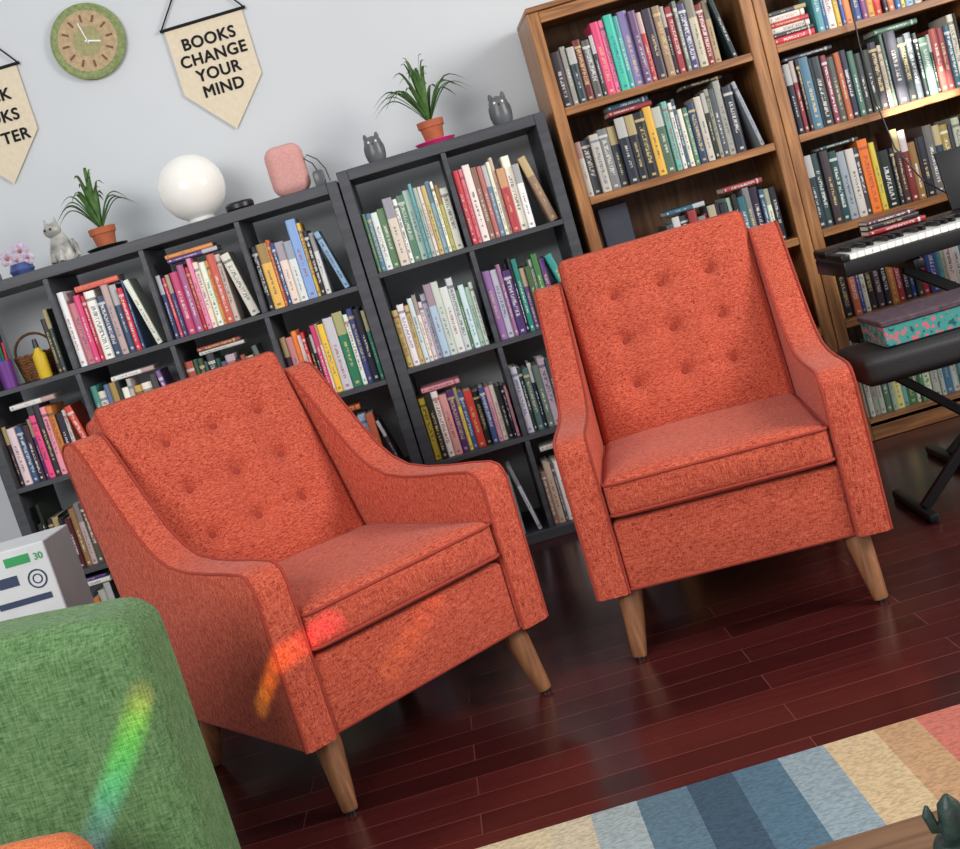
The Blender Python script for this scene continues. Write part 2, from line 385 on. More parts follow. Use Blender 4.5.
fill(B0,B1,.81,OY,'dark',.21,.28,.014,.036,head=.33,stack=.8,explicit=[((36,54,66),.034,.27),((50,70,74),.03,.27),((60,50,56),.03,.27),((30,70,70),.03,.26),((150,160,170),.03,.25),((200,196,190),.03,.25),((60,60,66),.02,.25),((230,120,44),.036,.27),((210,190,70),.02,.25)])
fill(B0,B1,.465,OY,'mix',.19,.25,.016,.034,vis=.5)
fill(B0,B1,.08,OY,'pastel',.22,.30,.016,.034,vis=.4)
zz=1.485
for c,h,w in [((196,40,60),.024,.15),((60,60,66),.014,.15),((220,216,206),.020,.14),((188,60,70),.018,.14),((230,226,216),.022,.13),((70,70,76),.016,.14)]:
    add_book(B0+.008,OY,zz,h,.12,w,c,0,1.,True); zz+=h+.0005
zz=.784
for c,h,w in [((150,40,44),.016,.19),((36,34,38),.018,.17),((90,50,60),.012,.16)]:
    add_book(1.62,-.475,zz,h,.09,w,c,0,1.,True); zz+=h+.0005
def book_geo(bm,bk,T,lay):
    t,d,h=bk['t'],bk['d'],bk['h']; cov,ink,sd,uvl=lay
    c=lin(bk['col']); L=.3*c[0]+.6*c[1]+.1*c[2]
    rnd=random.Random(int(bk['seed']*1e6))
    ik=rnd.choice([(.75,.73,.68,1),(.7,.55,.25,1),(.8,.8,.8,1)]) if L<.30 else rnd.choice([(.03,.03,.04,1),(.35,.05,.05,1),(.04,.10,.25,1),(.04,.04,.05,1)])
    g=min(.003,t*.18); cv=min(.0022,t*.14)
    out=[(0,d),(0,g*1.2),(t*.12,g*.4),(t*.32,0),(t*.68,0),(t*.88,g*.4),(t,g*1.2),(t,d),(t-cv,d),(t-cv,g+cv*1.6),(cv,g+cv*1.6),(cv,d)]
    lo=[bm.verts.new(T@Vector((x,y,0))) for x,y in out]; hi=[bm.verts.new(T@Vector((x,y,h))) for x,y in out]
    n=len(out)
    for i in range(n):
        j=(i+1)%n; f=bm.faces.new((lo[i],lo[j],hi[j],hi[i]))
        spine=1<=i<=5
        for l,(q,zv) in zip(f.loops,((i,0),(j,0),(j,1),(i,1))):
            l[uvl].uv=(out[q][0]/t,zv) if spine else (-1,-1)
    f1=bm.faces.new(lo[::-1]); f2=bm.faces.new(hi)
    for f in (f1,f2):
        for l in f.loops: l[uvl].uv=(-1,-1)
    e=.003
    P=[(cv,g+cv),(t-cv,g+cv),(t-cv,d-.004),(cv,d-.004)]
    a=[bm.verts.new(T@Vector((x,y,e))) for x,y in P]; b=[bm.verts.new(T@Vector((x,y,h-e))) for x,y in P]
    pf=[bm.faces.new(a[::-1]),bm.faces.new(b)]+[bm.faces.new((a[i],a[(i+1)%4],b[(i+1)%4],b[i])) for i in range(4)]
    for f in pf:
        f.material_index=1
        for l in f.loops: l[uvl].uv=(-1,-1)
    for v in lo+hi+a+b: v[cov]=c; v[ink]=ik; v[sd]=bk['seed']
def newbookbm():
    bm=bmesh.new()
    return bm,(bm.verts.layers.float_color.new('cover'),bm.verts.layers.float_color.new('ink'),bm.verts.layers.float.new('seed'),bm.loops.layers.uv.new('UVMap'))
def cname(c):
    r,g,b=c; mx=max(c); mn=min(c)
    if mx<62: return 'black'
    if mx-mn<26: return 'white' if mn>205 else ('pale grey' if mn>140 else 'grey')
    if r==mx:
        if mn>150: return 'cream'
        if b>g*1.15: return 'pink'
        if g>r*.72: return 'yellow'
        return 'orange' if g>r*.5 else 'red'
    if g==mx: return 'teal' if b>r*1.15 else 'green'
    return 'purple' if r>g*1.1 else 'blue'
order=sorted(range(len(BOOKS)),key=lambda i:-BOOKS[i]['t']*BOOKS[i]['h']*(BOOKS[i]['vis']+(3 if BOOKS[i]['flat'] else 0)))
ind=set(order[:300])
sbm,slay=newbookbm()
for i,bk in enumerate(BOOKS):
    z=bk['z']+.0008
    if bk['flat']: T=Matrix.Translation((bk['x'],bk['y'],z+bk['t']))@Matrix.Rotation(math.pi/2,4,'Y')
    else: T=Matrix.Translation((bk['x'],bk['y'],z))@Matrix.Rotation(-bk['ang'],4,'Y')
    if i in ind:
        bm,lay=newbookbm(); book_geo(bm,bk,Matrix.Identity(4),lay)
        o=finish('book',bm,[M_book,M_pages],smooth=False); o.matrix_world=T
        if bk['y']<-.1: place='digital piano'; grp='books lying on the piano'
        else:
            place='oak bookcase' if bk['x']>.79 else 'black cube shelf'; grp='books on the %s shelf at %d cm'%('oak' if bk['x']>.79 else 'black cube',int((bk['z']+.02)*10)*10)
        kind='lying flat' if bk['flat'] else ('leaning against its neighbour' if bk['ang'] else 'standing upright')
        tag(o,'%s-spined book %s on the %s'%(cname(bk['col']),kind,place),'book',grp)
    else:
        book_geo(sbm,bk,T,slay)
o=finish('row_of_books',sbm,[M_book,M_pages],smooth=False); tag(o,'remaining mixed upright books in the bookcase rows','books'); o['kind']='stuff'
# ---------------- armchair
def build_chair(e):
    OFF=.40; LZ=.02
    prof=[(0,.16),(0,.535),(.006,.558),(.02,.574),(.045,.582),(.12,.582),(.22,.578),(.32,.578),(.41,.588),(.475,.614),(.53,.655),(.58,.710),(.635,.775),(.69,.845),(.728,.893),(.750,.912),(.778,.920),(.812,.916),(.837,.902),(.844,.88),(.815,.65),(.78,.42),(.745,.16)]
    xo,xi=.376,.287
    for sx in (-1,1):
        bm=bmesh.new()
        A=[bm.verts.new((sx*xo,y-OFF,z)) for y,z in prof]; B=[bm.verts.new((sx*xi,y-OFF,z)) for y,z in prof]
        fa=bm.faces.new(A if sx<0 else A[::-1]); fb=bm.faces.new(B[::-1] if sx<0 else B)
        n=len(prof)
        for i in range(n):
            j=(i+1)%n; q=(A[i],B[i],B[j],A[j]); bm.faces.new(q if sx<0 else q[::-1])
        bmesh.ops.recalc_face_normals(bm,faces=bm.faces[:])
        ed=[ed for ed in bm.edges if (fa in ed.link_faces or fb in ed.link_faces)]
        bmesh.ops.bevel(bm,geom=ed,offset=.013,segments=4,affect='EDGES',profile=.5)
        for f in bm.faces: f.material_index=0
        for xx in (sx*(xo-.003),sx*(xi+.003)):
            tube(bm,[(xx,(y-OFF)+(.002 if y<.02 else 0),z-.001) for y,z in [(0.002,.163)]+prof[1:21]],.0036,mi=1,seg=6)
        finish('armrest_side',bm,[M_red,M_redseam],e,loc=(0,0,LZ),ang=.7)
    bm=bmesh.new()
    bp=[(.66,.17),(.66,.40),(.74,.62),(.80,.82),(.815,.895),(.834,.895),(.838,.87),(.81,.65),(.775,.42),(.742,.17)]
    A=[bm.verts.new((-.288,y-OFF,z)) for y,z in bp]; B=[bm.verts.new((.288,y-OFF,z)) for y,z in bp]
    bm.faces.new(A); bm.faces.new(B[::-1])
    for i in range(len(bp)):
        j=(i+1)%len(bp); bm.faces.new((A[i],B[i],B[j],A[j]))
    bmesh.ops.recalc_face_normals(bm,faces=bm.faces[:])
    finish('back_frame',bm,[M_red],e,loc=(0,0,LZ),ang=.5)
    bm=bmesh.new(); box(bm,(0,.345-OFF,.2535),(.576,.67,.187),.012,3)
    tube(bm,[(-.287,.012-OFF,.168),(.287,.012-OFF,.168)],.0036,mi=1,seg=6)
    finish('seat_base',bm,[M_red,M_redseam],e,loc=(0,0,LZ))
    bm=bmesh.new()
    def wr(p,k):
        p=p.copy(); nn=noise.noise(Vector((p.x*6,p.y*6,p.z*8)))*.006
        p.z+=nn*(1 if k[2]>0.5 else 0)
        if k[2]>.5: p.z-=.006*math.exp(-((p.x/.16)**2+((p.y-.03)/.16)**2))
        return p
    cushion(bm,.568,.58,.100,.022,.020,28,wr)
    for z in (.039,-.041): tube(bm,[(x,y-.002 if y<0 else y,q) for x,y,q in rrect(.571,.584,z,.030)],.0042,closed=True,mi=1,seg=6)
    finish('seat_cushion',bm,[M_red,M_redseam],e,loc=(0,.286-OFF,.402+LZ),rot=(math.radians(-1.5),0,0))
    bx=[(-.145,.14),(0,.14),(.145,.14),(-.145,.0),(0,.0),(.145,.0),(-.145,-.135),(0,-.135),(.145,-.135)]
    Wb,Hb,Tb=.562,.590,.125
    def tuft(p,k):
        p=p.copy()
        if k[2]>.3:
            for bxx,bz in bx:
                d2=(p.x-bxx)**2+(p.y-bz)**2; p.z-=(.017*math.exp(-d2/.00032)+.012*math.exp(-d2/.0026))*(k[2])
            for zr in (.14,0,-.135):
                if abs(p.x)<.15: p.z-=.004*math.exp(-((p.y-zr)**2)/.00012)*k[2]
            p.z+=noise.noise(Vector((p.x*7,p.y*7,3)))*.005
        return p
    bm=bmesh.new(); cushion(bm,Wb,Hb,Tb,.018,.024,80,tuft,bulge=.5)
    for z in (.046,-.046): tube(bm,rrect(Wb+.001,Hb+.001,z,.020),.0042,closed=True,mi=1,seg=6)
    lean=math.radians(20.0)
    R=Matrix(((1,0,0),(0,0,-1),(0,1,0))).to_4x4()
    Rl=Matrix.Rotation(-lean,4,'X')
    ctr=Vector((0,.562-OFF,.43+LZ))+Vector((0,math.sin(lean),math.cos(lean)))*(Hb/2)+Vector((0,math.cos(lean),-math.sin(lean)))*(Tb/2)
    bc=finish('back_cushion',bm,[M_red,M_redseam],e,ang=1.2)
    bc.location=ctr; bc.rotation_euler=(Rl@R).to_euler()
    bb=bmesh.new(); lathe(bb,[(0,.008),(.007,.0072),(.0115,.004),(.0130,0),(.011,-.004),(0,-.004)],16)
    bme=None
    for i,(px,pz) in enumerate(bx):
        zf=Tb/2+.024*(1-(px/(Wb/2))**4)*(1-(pz/(Hb/2))**4)-.0305
        if bme is None: bme=finish('button',bb,M_redseam,bc,loc=(px,pz,zf))
        else: dup(bme,bc,(px,pz,zf))
    for sx in (-1,1):
        for (yt,yb) in ((.062,.018),(.655,.700)):
            bm=bmesh.new(); T=Vector((sx*.290,yt-OFF,.19)); Bv=Vector((sx*.310,yb-OFF,.007))
            pts=[T,T.lerp(Bv,.25),T.lerp(Bv,.5),T.lerp(Bv,.75),T.lerp(Bv,.97),Bv]
            tube(bm,pts,.02,seg=20,radii=[.034,.031,.027,.023,.019,.017])
            lathe(bm,[(0,-.007),(.013,-.007),(.013,.002),(0,.002)],14,c=Bv,mi=1)
            finish('leg',bm,[M_leg,M_blackp],e)
def copy_tree(src,name,loc,rz):
    d=src.copy(); COL.objects.link(d); d.location=loc; d.rotation_euler=(0,0,rz)
    def rec(s,dp):
        for c in list(s.children):
            k=c.copy(); COL.objects.link(k); k.parent=dp; rec(c,k)
    rec(src,d); return d
def place(cfx,cfy,deg):
    th=math.radians(deg); return Vector((cfx,cfy,0))+Vector((-math.sin(th),math.cos(th),0))*.40, th
l,th=place(.762,-1.495,-8.8)
ch=empty('armchair','coral red tweed armchair with tufted back before the oak bookcase','armchair',l,th,'pair of matching armchairs')
build_chair(ch)
l,th=place(-.036,-1.660,37.0)
ch2=copy_tree(ch,'armchair',l,th)
ch2['label']='coral red tweed armchair turned inward beside the green sofa'
# ---------------- sofa
SY=-2.24
e=empty('sofa','green chenille sofa beside the armchair','sofa',(-1.02,SY,0))
def lump(p,k):
    p=p.copy(); p+=Vector((noise.noise(p*3),noise.noise(p*3+Vector((5,0,0))),noise.noise(p*3+Vector((0,7,0)))))*.012
    return p
bm=bmesh.new(); cushion(bm,1.13,.24,.62,.055,.024,36,lump,bulge=.4); finish('back',bm,M_green,e,loc=(0,0,.385))
bm=bmesh.new(); cushion(bm,1.06,.60,.07,.025,.004,20); finish('seat',bm,M_green,e,loc=(-.03,-.44,.090))
lg=None
for sx in (-1,1):
    for yy in (0,-.62):
        if lg is None:
            bm=bmesh.new(); lathe(bm,[(0,0),(.018,0),(.024,.060),(0,.060)],14); lg=finish('leg',bm,M_leg,e,loc=(sx*.45,yy,0))
        else: dup(lg,e,(sx*.45,yy,0))
bm=bmesh.new(); cushion(bm,.34,.265,.10,.045,.03,20); o=finish('throw_pillow',bm,M_orange,loc=(-.765,-2.535,.272),rot=(math.radians(78),0,0)); tag(o,'orange woven throw pillow resting on the green sofa','pillow')
# ---------------- rug
def rugmat():
    m,nt,b=newmat('striped_wool')
    tc=N(nt,'ShaderNodeTexCoord'); sp=N(nt,'ShaderNodeSeparateXYZ'); nt.links.new(tc.outputs['Object'],sp.inputs[0])
    mr=N(nt,'ShaderNodeMapRange'); mr.inputs['From Min'].default_value=-.8; mr.inputs['From Max'].default_value=1.6
    nt.links.new(sp.outputs[0],mr.inputs[0])
    cr=N(nt,'ShaderNodeValToRGB'); cr.color_ramp.interpolation='CONSTANT'
    st=[(-.8,(190,90,70)),(-.5,(200,160,110)),(-.2,(214,196,160)),(.13,(206,192,164)),(.22,(160,172,174)),(.31,(88,116,132)),(.41,(54,80,100)),(.51,(78,110,130)),(.60,(142,160,168)),(.70,(206,180,140)),(.80,(190,150,110)),(.885,(196,110,94)),(1.0,(170,80,72)),(1.12,(206,150,90)),(1.25,(210,190,150))]
    el=cr.color_ramp.elements
    while len(el)>1: el.remove(el[-1])
    for i,(x,c) in enumerate(st):
        p=(x+.8)/2.4
        if i==0: el[0].position=p; el[0].color=lin(c)
        else: q=el.new(p); q.color=lin(c)
    nt.links.new(mr.outputs[0],cr.inputs[0])
    n=N(nt,'ShaderNodeTexNoise'); n.inputs['Scale'].default_value=120; n.inputs['Detail'].default_value=5
    mp=N(nt,'ShaderNodeMapping'); mp.inputs['Scale'].default_value=(.8,1.6,1); nt.links.new(tc.outputs['Object'],mp.inputs[0]); nt.links.new(mp.outputs[0],n.inputs['Vector'])
    c2=N(nt,'ShaderNodeValToRGB'); c2.color_ramp.elements[0].position=.35; c2.color_ramp.elements[0].color=(.58,.58,.58,1); c2.color_ramp.elements[1].position=.6
    nt.links.new(n.outputs['Fac'],c2.inputs[0])
    mx=N(nt,'ShaderNodeMix',data_type='RGBA',blend_type='MULTIPLY'); mx.inputs[0].default_value=.8
    nt.links.new(cr.outputs[0],mx.inputs[6]); nt.links.new(c2.outputs[0],mx.inputs[7]); nt.links.new(mx.outputs[2],b.inputs['Base Color'])
    b.inputs['Roughness'].default_value=.95
    bp=N(nt,'ShaderNodeBump'); bp.inputs['Strength'].default_value=.6; bp.inputs['Distance'].default_value=.003; nt.links.new(n.outputs['Fac'],bp.inputs['Height']); nt.links.new(bp.outputs[0],b.inputs['Normal'])
    return m
bm=bmesh.new(); box(bm,(.88,-2.935,.006),(2.1,1.50,.011),.005,2); o=finish('rug',bm,rugmat()); tag(o,'striped wool area rug in blue, tan and red on the floorboards','rug')
# ---------------- coffee table
e=empty('coffee_table','low brown wooden coffee table standing on the striped rug','coffee table',(.99,-3.43,.0118))
bm=bmesh.new(); box(bm,(0,0,.373),(1.1,.48,.03),.006,2); finish('table_top',bm,wood('table_wood',(130,96,68),(98,72,50),'x',.5),e)
for sx in (-1,1):
    for sy in (-1,1):
        bm=bmesh.new(); box(bm,(sx*.49,sy*.19,.180),(.04,.04,.358),.004,1); finish('leg',bm,M_leg,e)
# ---------------- wall decor
def pennant(xc,zt,w,lines,label,size,lz,pitch):
    e=empty('pennant_banner',label,'banner',(xc,.43,zt))
    h=w*.80; tip=w*1.36
    bm=bmesh.new(); P=[(-w/2,0),(w/2,0),(w/2,-h),(0,-tip),(-w/2,-h)]
    f=[bm.verts.new((x,-.002,z)) for x,z in P]; g=[bm.verts.new((x,.001,z)) for x,z in P]
    bm.faces.new(f); bm.faces.new(g[::-1])
    for i in range(5): j=(i+1)%5; bm.faces.new((f[i],g[i],g[j],f[j]))
    bmesh.ops.recalc_face_normals(bm,faces=bm.faces[:]); finish('felt',bm,M_felt,e,smooth=False)
    bm=bmesh.new(); tube(bm,[(-w/2-.015,-.004,.004),(w/2+.015,-.004,.004)],.006); finish('dowel',bm,M_ink,e)
    bm=bmesh.new(); tube(bm,[(-w/2-.008,-.004,.008),(-w/4,-.004,.12),(0,-.004,.23),(w/4,-.004,.12),(w/2+.008,-.004,.008)],.0032); finish('hanging_cord',bm,M_ink,e)
    for i,t in enumerate(lines):
        lettering(t,size,M_ink,e,(0,-.0035,-lz-i*pitch-size*.7),.0017,1.08,'black lettering reading %s'%t.lower())
pennant(-.330,2.205,.305,['BOOKS','CHANGE','YOUR','MIND'],'cream felt pennant with bold black lettering hung on the wall',.060,.045,.062)
pennant(-1.205,2.245,.305,['BLACK','BOOKS','MATTER'],'cream felt pennant with three lines of black lettering',.060,.07,.078)
e=empty('wall_clock','round green and tan wall clock with white hands','clock',(-.765,.43,2.25))
M_cg=mat('clock_green',(150,160,104),.6,.3,90,c2=(110,128,76)); M_ct=mat('clock_tan',(196,168,128),.6,.15,60); M_co=mat('clock_olive',(170,164,112),.6,.15,60); M_cd=mat('clock_mark_brown',(120,84,54),.6,.15,60)
Rx=Matrix.Rotation(math.pi/2,4,'X')
bm=bmesh.new(); lathe(bm,[(0,0),(.138,0),(.141,.006),(.139,.014),(.131,.017),(.119,.014),(0,.014)],56); bm.transform(Rx)
finish('rim',bm,M_cg,e)
bm=bmesh.new(); lathe(bm,[(0,.0155),(.055,.0155),(.112,.0155),(.112,.0145)],48,mi=0)
lathe(bm,[(0,.0165),(.055,.0165),(.055,.015)],40,mi=1); bm.transform(Rx); bmesh.ops.recalc_face_normals(bm,faces=bm.faces[:]); finish('dial',bm,[M_ct,M_co],e)
hm=None
for k in range(12):
    a=math.radians(30*k); loc=(.084*math.sin(a),-.0165,.084*math.cos(a))
    if hm is None:
        bm=bmesh.new(); box(bm,(0,0,0),(.008,.002,.026),.0006,1); hm=finish('hour_mark',bm,M_cd,e,loc=loc)
    else: dup(hm,e,loc,(0,a,0))
for a,l_,wd in ((math.radians(-12),.082,.005),(math.radians(105),.060,.007)):
    bm=bmesh.new(); box(bm,(0,0,l_/2-.01),(wd,.002,l_),.0008,1); finish('hand',bm,M_white,e,loc=(0,-.0195,0),rot=(0,a,0))
# ---------------- things on the shelf tops
ZL=1.4705; ZM+=.0005
def plant(x,y,z,label,saucer,h,sp,seed,pr=.052,ph=.085,nl=34,wl=1.):
    rn=random.Random(seed)
    e=empty('potted_plant',label,'potted plant',(x,y,z))
    bm=bmesh.new(); lathe(bm,[(0,0),(pr*1.25,0),(pr*1.60,.016),(pr*1.55,.018),(pr*1.2,.004),(0,.004)],32); finish('saucer',bm,saucer,e)
    bm=bmesh.new(); b0=.0045; lathe(bm,[(0,b0),(pr*.68,b0),(pr*.90,b0+ph*.72),(pr*1.02,b0+ph*.72),(pr*1.05,b0+ph),(pr*.94,b0+ph),(pr*.88,b0+ph*.85),(0,b0+ph*.85)],32); finish('pot',bm,M_terra,e,ang=.5)
    bm=bmesh.new(); lathe(bm,[(0,b0+ph*.92),(pr*.86,b0+ph*.88)],20); finish('soil',bm,M_soil,e)
    bm=bmesh.new(); zb=b0+ph*.85
    for i in range(nl):
        a=2*math.pi*(i*.618+rn.uniform(-.05,.05)); q=((i*.754)%1.0)*.9+.1*rn.random(); out=(.12+.88*q)*sp; w=wl*rn.uniform(.005,.0085); up=h*(1.08-.50*q)*rn.uniform(.8,1.08)
        pts=[]; n=10
        for k in range(n+1):
            s=k/n; r=out*(s**1.1); z_=up*math.sin(min(1,s*1.25)*math.pi*.5)-(q*h*.50)*max(0,s-.5)**1.6*2.0
            pts.append(Vector((math.cos(a)*r,math.sin(a)*r,zb+z_)))
        pv=Vector((-math.sin(a),math.cos(a),0)); prev=None
        for k,p in enumerate(pts):
            ww=w*(1-(k/n)**2.2)*(.7+.6*min(1,k/n*3))+.0004
            row=[bm.verts.new(p-pv*ww),bm.verts.new(p+Vector((0,0,-ww*.6))),bm.verts.new(p+pv*ww)]
            if prev:
                bm.faces.new((prev[0],prev[1],row[1],row[0])); bm.faces.new((prev[1],prev[2],row[2],row[1]))
            prev=row
    finish('foliage',bm,M_leaf,e)
plant(-.878,.15,ZL,'spiky green plant in a terracotta pot on the shelf top',M_blackp,.205,.185,3,pr=.047,ph=.082,nl=26)
plant(.375,.12,ZM,'green spider plant in terracotta pot on a pink saucer',mat('magenta_glaze',(226,60,128),.35,.05,10),.225,.225,5,pr=.047,ph=.085,nl=36)
e=empty('globe_lamp','large white globe lamp on the cube shelf top','lamp',(-.525,.18,ZL))
bm=bmesh.new(); lathe(bm,[(0,0),(.05,0),(.052,.012),(.045,.020),(0,.020)],32); finish('base',bm,M_white,e)
bm=bmesh.new(); sphere(bm,(0,0,.132),.121,seg=40); finish('glass_globe',bm,mat('opal_glass',(246,243,236),.15,.02,3,emit=.08),e)
e=empty('smart_speaker','rounded pink fabric speaker on the shelf top','speaker',(-.170,.16,ZL))
bm=bmesh.new(); cushion(bm,.140,.08,.178,.038,.002,18); finish('fabric_body',bm,M_pink,e,loc=(0,0,.094))
bm=bmesh.new(); lathe(bm,[(0,0),(.045,0),(.045,.006),(0,.006)],28,sy=.6); finish('rubber_foot',bm,mat('pink_rubber',(196,130,126),.6,.05,10),e)
bm=bmesh.new(); lathe(bm,[(0,0),(.046,0),(.052,.008),(.052,.022),(.046,.030),(0,.031)],32); o=finish('smart_speaker',bm,M_blackp,loc=(-.365,.08,ZL)); tag(o,'small flat black puck speaker on the shelf top','speaker')
e=empty('charging_dock','small grey charging dock with a thin cable','charger',(-.065,.12,ZL))
bm=bmesh.new(); box(bm,(0,0,.03),(.04,.035,.06),.008,2); finish('body',bm,M_grey,e)
bm=bmesh.new(); tube(bm,[(.0,.01,.06),(-.010,.01,.09),(-.035,.02,.115),(-.02,.02,.125),(.01,.01,.10),(.03,.01,.06),(.035,.0,.012)],.002); finish('cable',bm,M_steel,e)
def owl(x,y,z,h,label):
    e=empty('owl_figurine',label,'figurine',(x,y,z))
    bm=bmesh.new(); r=h*.33
    lathe(bm,[(0,0),(r*.75,0),(r*.98,h*.14),(r*1.02,h*.35),(r*.92,h*.58),(r*.86,h*.72),(r*.62,h*.84),(0,h*.89)],28,sy=.8)
    for sx in (-1,1): tube(bm,[(sx*r*.5,0,h*.74),(sx*r*.58,0,h*.88),(sx*r*.60,0,h*.97)],.01,radii=[r*.30,r*.22,r*.10],seg=10)
    finish('body',bm,M_grey,e)
    for sx in (-1,1):
        bm=bmesh.new(); sphere(bm,(sx*r*.36,-r*.62,h*.68),r*.13,(1,.5,1),seg=12); finish('eye',bm,M_white,e)
        bm=bmesh.new(); sphere(bm,(sx*r*.85,0,h*.38),r*.45,(.45,.9,1.7),seg=14); finish('wing',bm,M_slate,e)
    bm=bmesh.new(); tube(bm,[(0,-r*.68,h*.62),(0,-r*.82,h*.57)],.01,radii=[r*.10,r*.02],seg=8); finish('beak',bm,M_blackp,e)
owl(.155,.12,ZM,.110,'grey ceramic owl figurine on the narrow shelf top')
owl(.630,.12,ZM,.120,'grey ceramic owl figurine standing near the oak bookcase')
e=empty('cat_figurine','white and grey ceramic seated cat figurine on shelf top','figurine',(-1.030,.12,ZL),-.3)
bm=bmesh.new()
lathe(bm,[(0,0),(.042,0),(.050,.02),(.046,.05),(.034,.085),(.026,.105),(0,.112)],24,sy=.85)
sphere(bm,(-.006,-.012,.122),.030,(1.1,1,.92),seg=18)
for sx in (-1,1):
    tube(bm,[(-.006+sx*.017,-.01,.138),(-.006+sx*.022,-.01,.168)],.01,radii=[.012,.001],seg=8)
    tube(bm,[(sx*.016,-.03,.05),(sx*.017,-.042,.02),(sx*.017,-.048,.006)],.009,radii=[.012,.010,.011],seg=8)
tube(bm,[(.04,.01,.012),(.062,0,.02),(.066,-.01,.05),(.058,-.01,.075)],.008,radii=[.010,.009,.008,.004],seg=8)
finish('body',bm,M_catw,e)
for sx in (-1,1):
    bm=bmesh.new(); sphere(bm,(-.006+sx*.011,-.040,.126),.0045,seg=10); finish('eye',bm,M_blackp,e)
e=empty('flower_ornament','small lilac and white flower ornament on shelf top','ornament',(-1.19,.12,ZL))
bm=bmesh.new(); lathe(bm,[(0,0),(.035,0),(.045,.02),(.036,.045),(0,.045)],20); finish('dish',bm,mat('blue_glaze',(80,96,160),.3,.3,30),e)
bm=bmesh.new()
for (fx,fz,s) in ((-.03,.07,.022),(.02,.085,.024),(.0,.055,.02),(.04,.055,.018)):
    for k in range(5):
        a=2*math.pi*k/5; sphere(bm,(fx+math.cos(a)*s*.8,-.02,fz+math.sin(a)*s*.8),s*.62,(1,.35,1),mi=0,seg=10)
    sphere(bm,(fx,-.028,fz),s*.3,mi=1,seg=8)
finish('blossoms',bm,[mat('lilac_petal',(216,200,222),.6,.2,60),mat('yellow_centre',(190,110,90),.6,.1,30)],e)
bm=bmesh.new(); box(bm,(0,0,.018),(.10,.08,.035),.006,2); o=finish('trinket_box',bm,mat('purple_lacquer',(96,50,110),.3,.2,30),loc=(-1.33,.12,ZL)); tag(o,'small purple lacquer trinket box on the shelf top','box')
# ---------------- left cell contents
xa,xb,zc=CL[(0,0)]
e=empty('wicker_basket','small brown wicker basket on the black cube shelf','basket',(-1.262,.17,zc+.0005))
bm=bmesh.new(); R0=.052
for k in range(9):
    z_=.008+k*.0105; tube(bm,[((R0+.012*k/9)*math.cos(2*math.pi*i/28)*1.2,(R0+.012*k/9)*math.sin(2*math.pi*i/28),z_+.003*(-1)**i) for i in range(28)],.0055,closed=True,seg=6)
lathe(bm,[(0,.003),(R0,.003),(R0,.006),(0,.006)],24,sx=1.2); finish('woven_body',bm,mat('wicker',(150,100,58),.8,.3,60),e)
bm=bmesh.new(); tube(bm,[(R0*1.2*math.cos(a)*1.15,0,.1+.07*math.sin(a)) for a in [math.pi*i/12 for i in range(13)]],.005,seg=6); finish('handle',bm,mat('wicker_handle',(120,78,44),.8,.2,60),e)
e=empty('glue_bottle','yellow craft bottle with black cap on cube shelf','bottle',(-1.215,.055,zc+.0005))
bm=bmesh.new(); lathe(bm,[(0,0),(.022,0),(.024,.006),(.024,.085),(.010,.105),(.010,.112),(0,.112)],20); finish('body',bm,mat('yellow_plastic',(232,196,50),.4,.05,10),e)
bm=bmesh.new(); lathe(bm,[(0,.112),(.011,.112),(.007,.145),(0,.145)],14); finish('cap',bm,M_blackp,e)
e=empty('pencil_cup','purple cup holding pens on the cube shelf','cup',(-1.355,.08,zc+.0005))
bm=bmesh.new(); lathe(bm,[(0,0),(.026,0),(.030,.10),(.027,.10),(.024,.01),(0,.01)],20); finish('cup',bm,mat('purple_plastic',(120,60,150),.4,.1,10),e)
for i,c in enumerate([(220,60,90),(60,160,90),(240,200,60),(60,90,200)]):
    bm=bmesh.new(); a=i*1.6; tube(bm,[(.010*math.cos(a),.010*math.sin(a),.012),(.021*math.cos(a),.021*math.sin(a),.165)],.004); finish('pen',bm,mat('pen_ink_%d'%i,c,.4,.05,10),e)
# ---------------- box behind sofa
M_card=mat('white_carton',(232,234,236),.6,.04,10); M_blk=mat('print_navy',(60,74,104),.5,.05,10); M_grn=mat('print_green',(60,170,100),.5,.05,10); M_gry=mat('ridged_grey',(176,180,186),.6,.1,10)
e=empty('product_box','white product carton with green label and round printed icon','box',(-1.17,-.90,0),math.radians(-4))
bm=bmesh.new(); box(bm,(0,0,.34),(.27,.20,.68),.003,1); finish('carton',bm,M_card,e,smooth=False)
bm=bmesh.new(); box(bm,(.045,-.1012,.645),(.075,.0012,.026)); finish('green_label',bm,M_grn,e,smooth=False)
lettering('30',.028,M_grn,e,(.108,-.1015,.634),.0005)
bm=bmesh.new()
tube(bm,[(.085+.026*math.cos(2*math.pi*i/28),-.1012,.580+.026*math.sin(2*math.pi*i/28)) for i in range(28)],.0025,closed=True,seg=6)
tube(bm,[(.085+.013*math.cos(2*math.pi*i/20),-.1012,.580+.013*math.sin(2*math.pi*i/20)) for i in range(20)],.002,closed=True,seg=6)
finish('round_icon',bm,M_blk,e)
bm=bmesh.new(); box(bm,(.0,-.1012,.590),(.06,.0012,.03)); box(bm,(.03,-.1012,.525),(.16,.0012,.018)); finish('printed_panel',bm,M_blk,e,smooth=False)
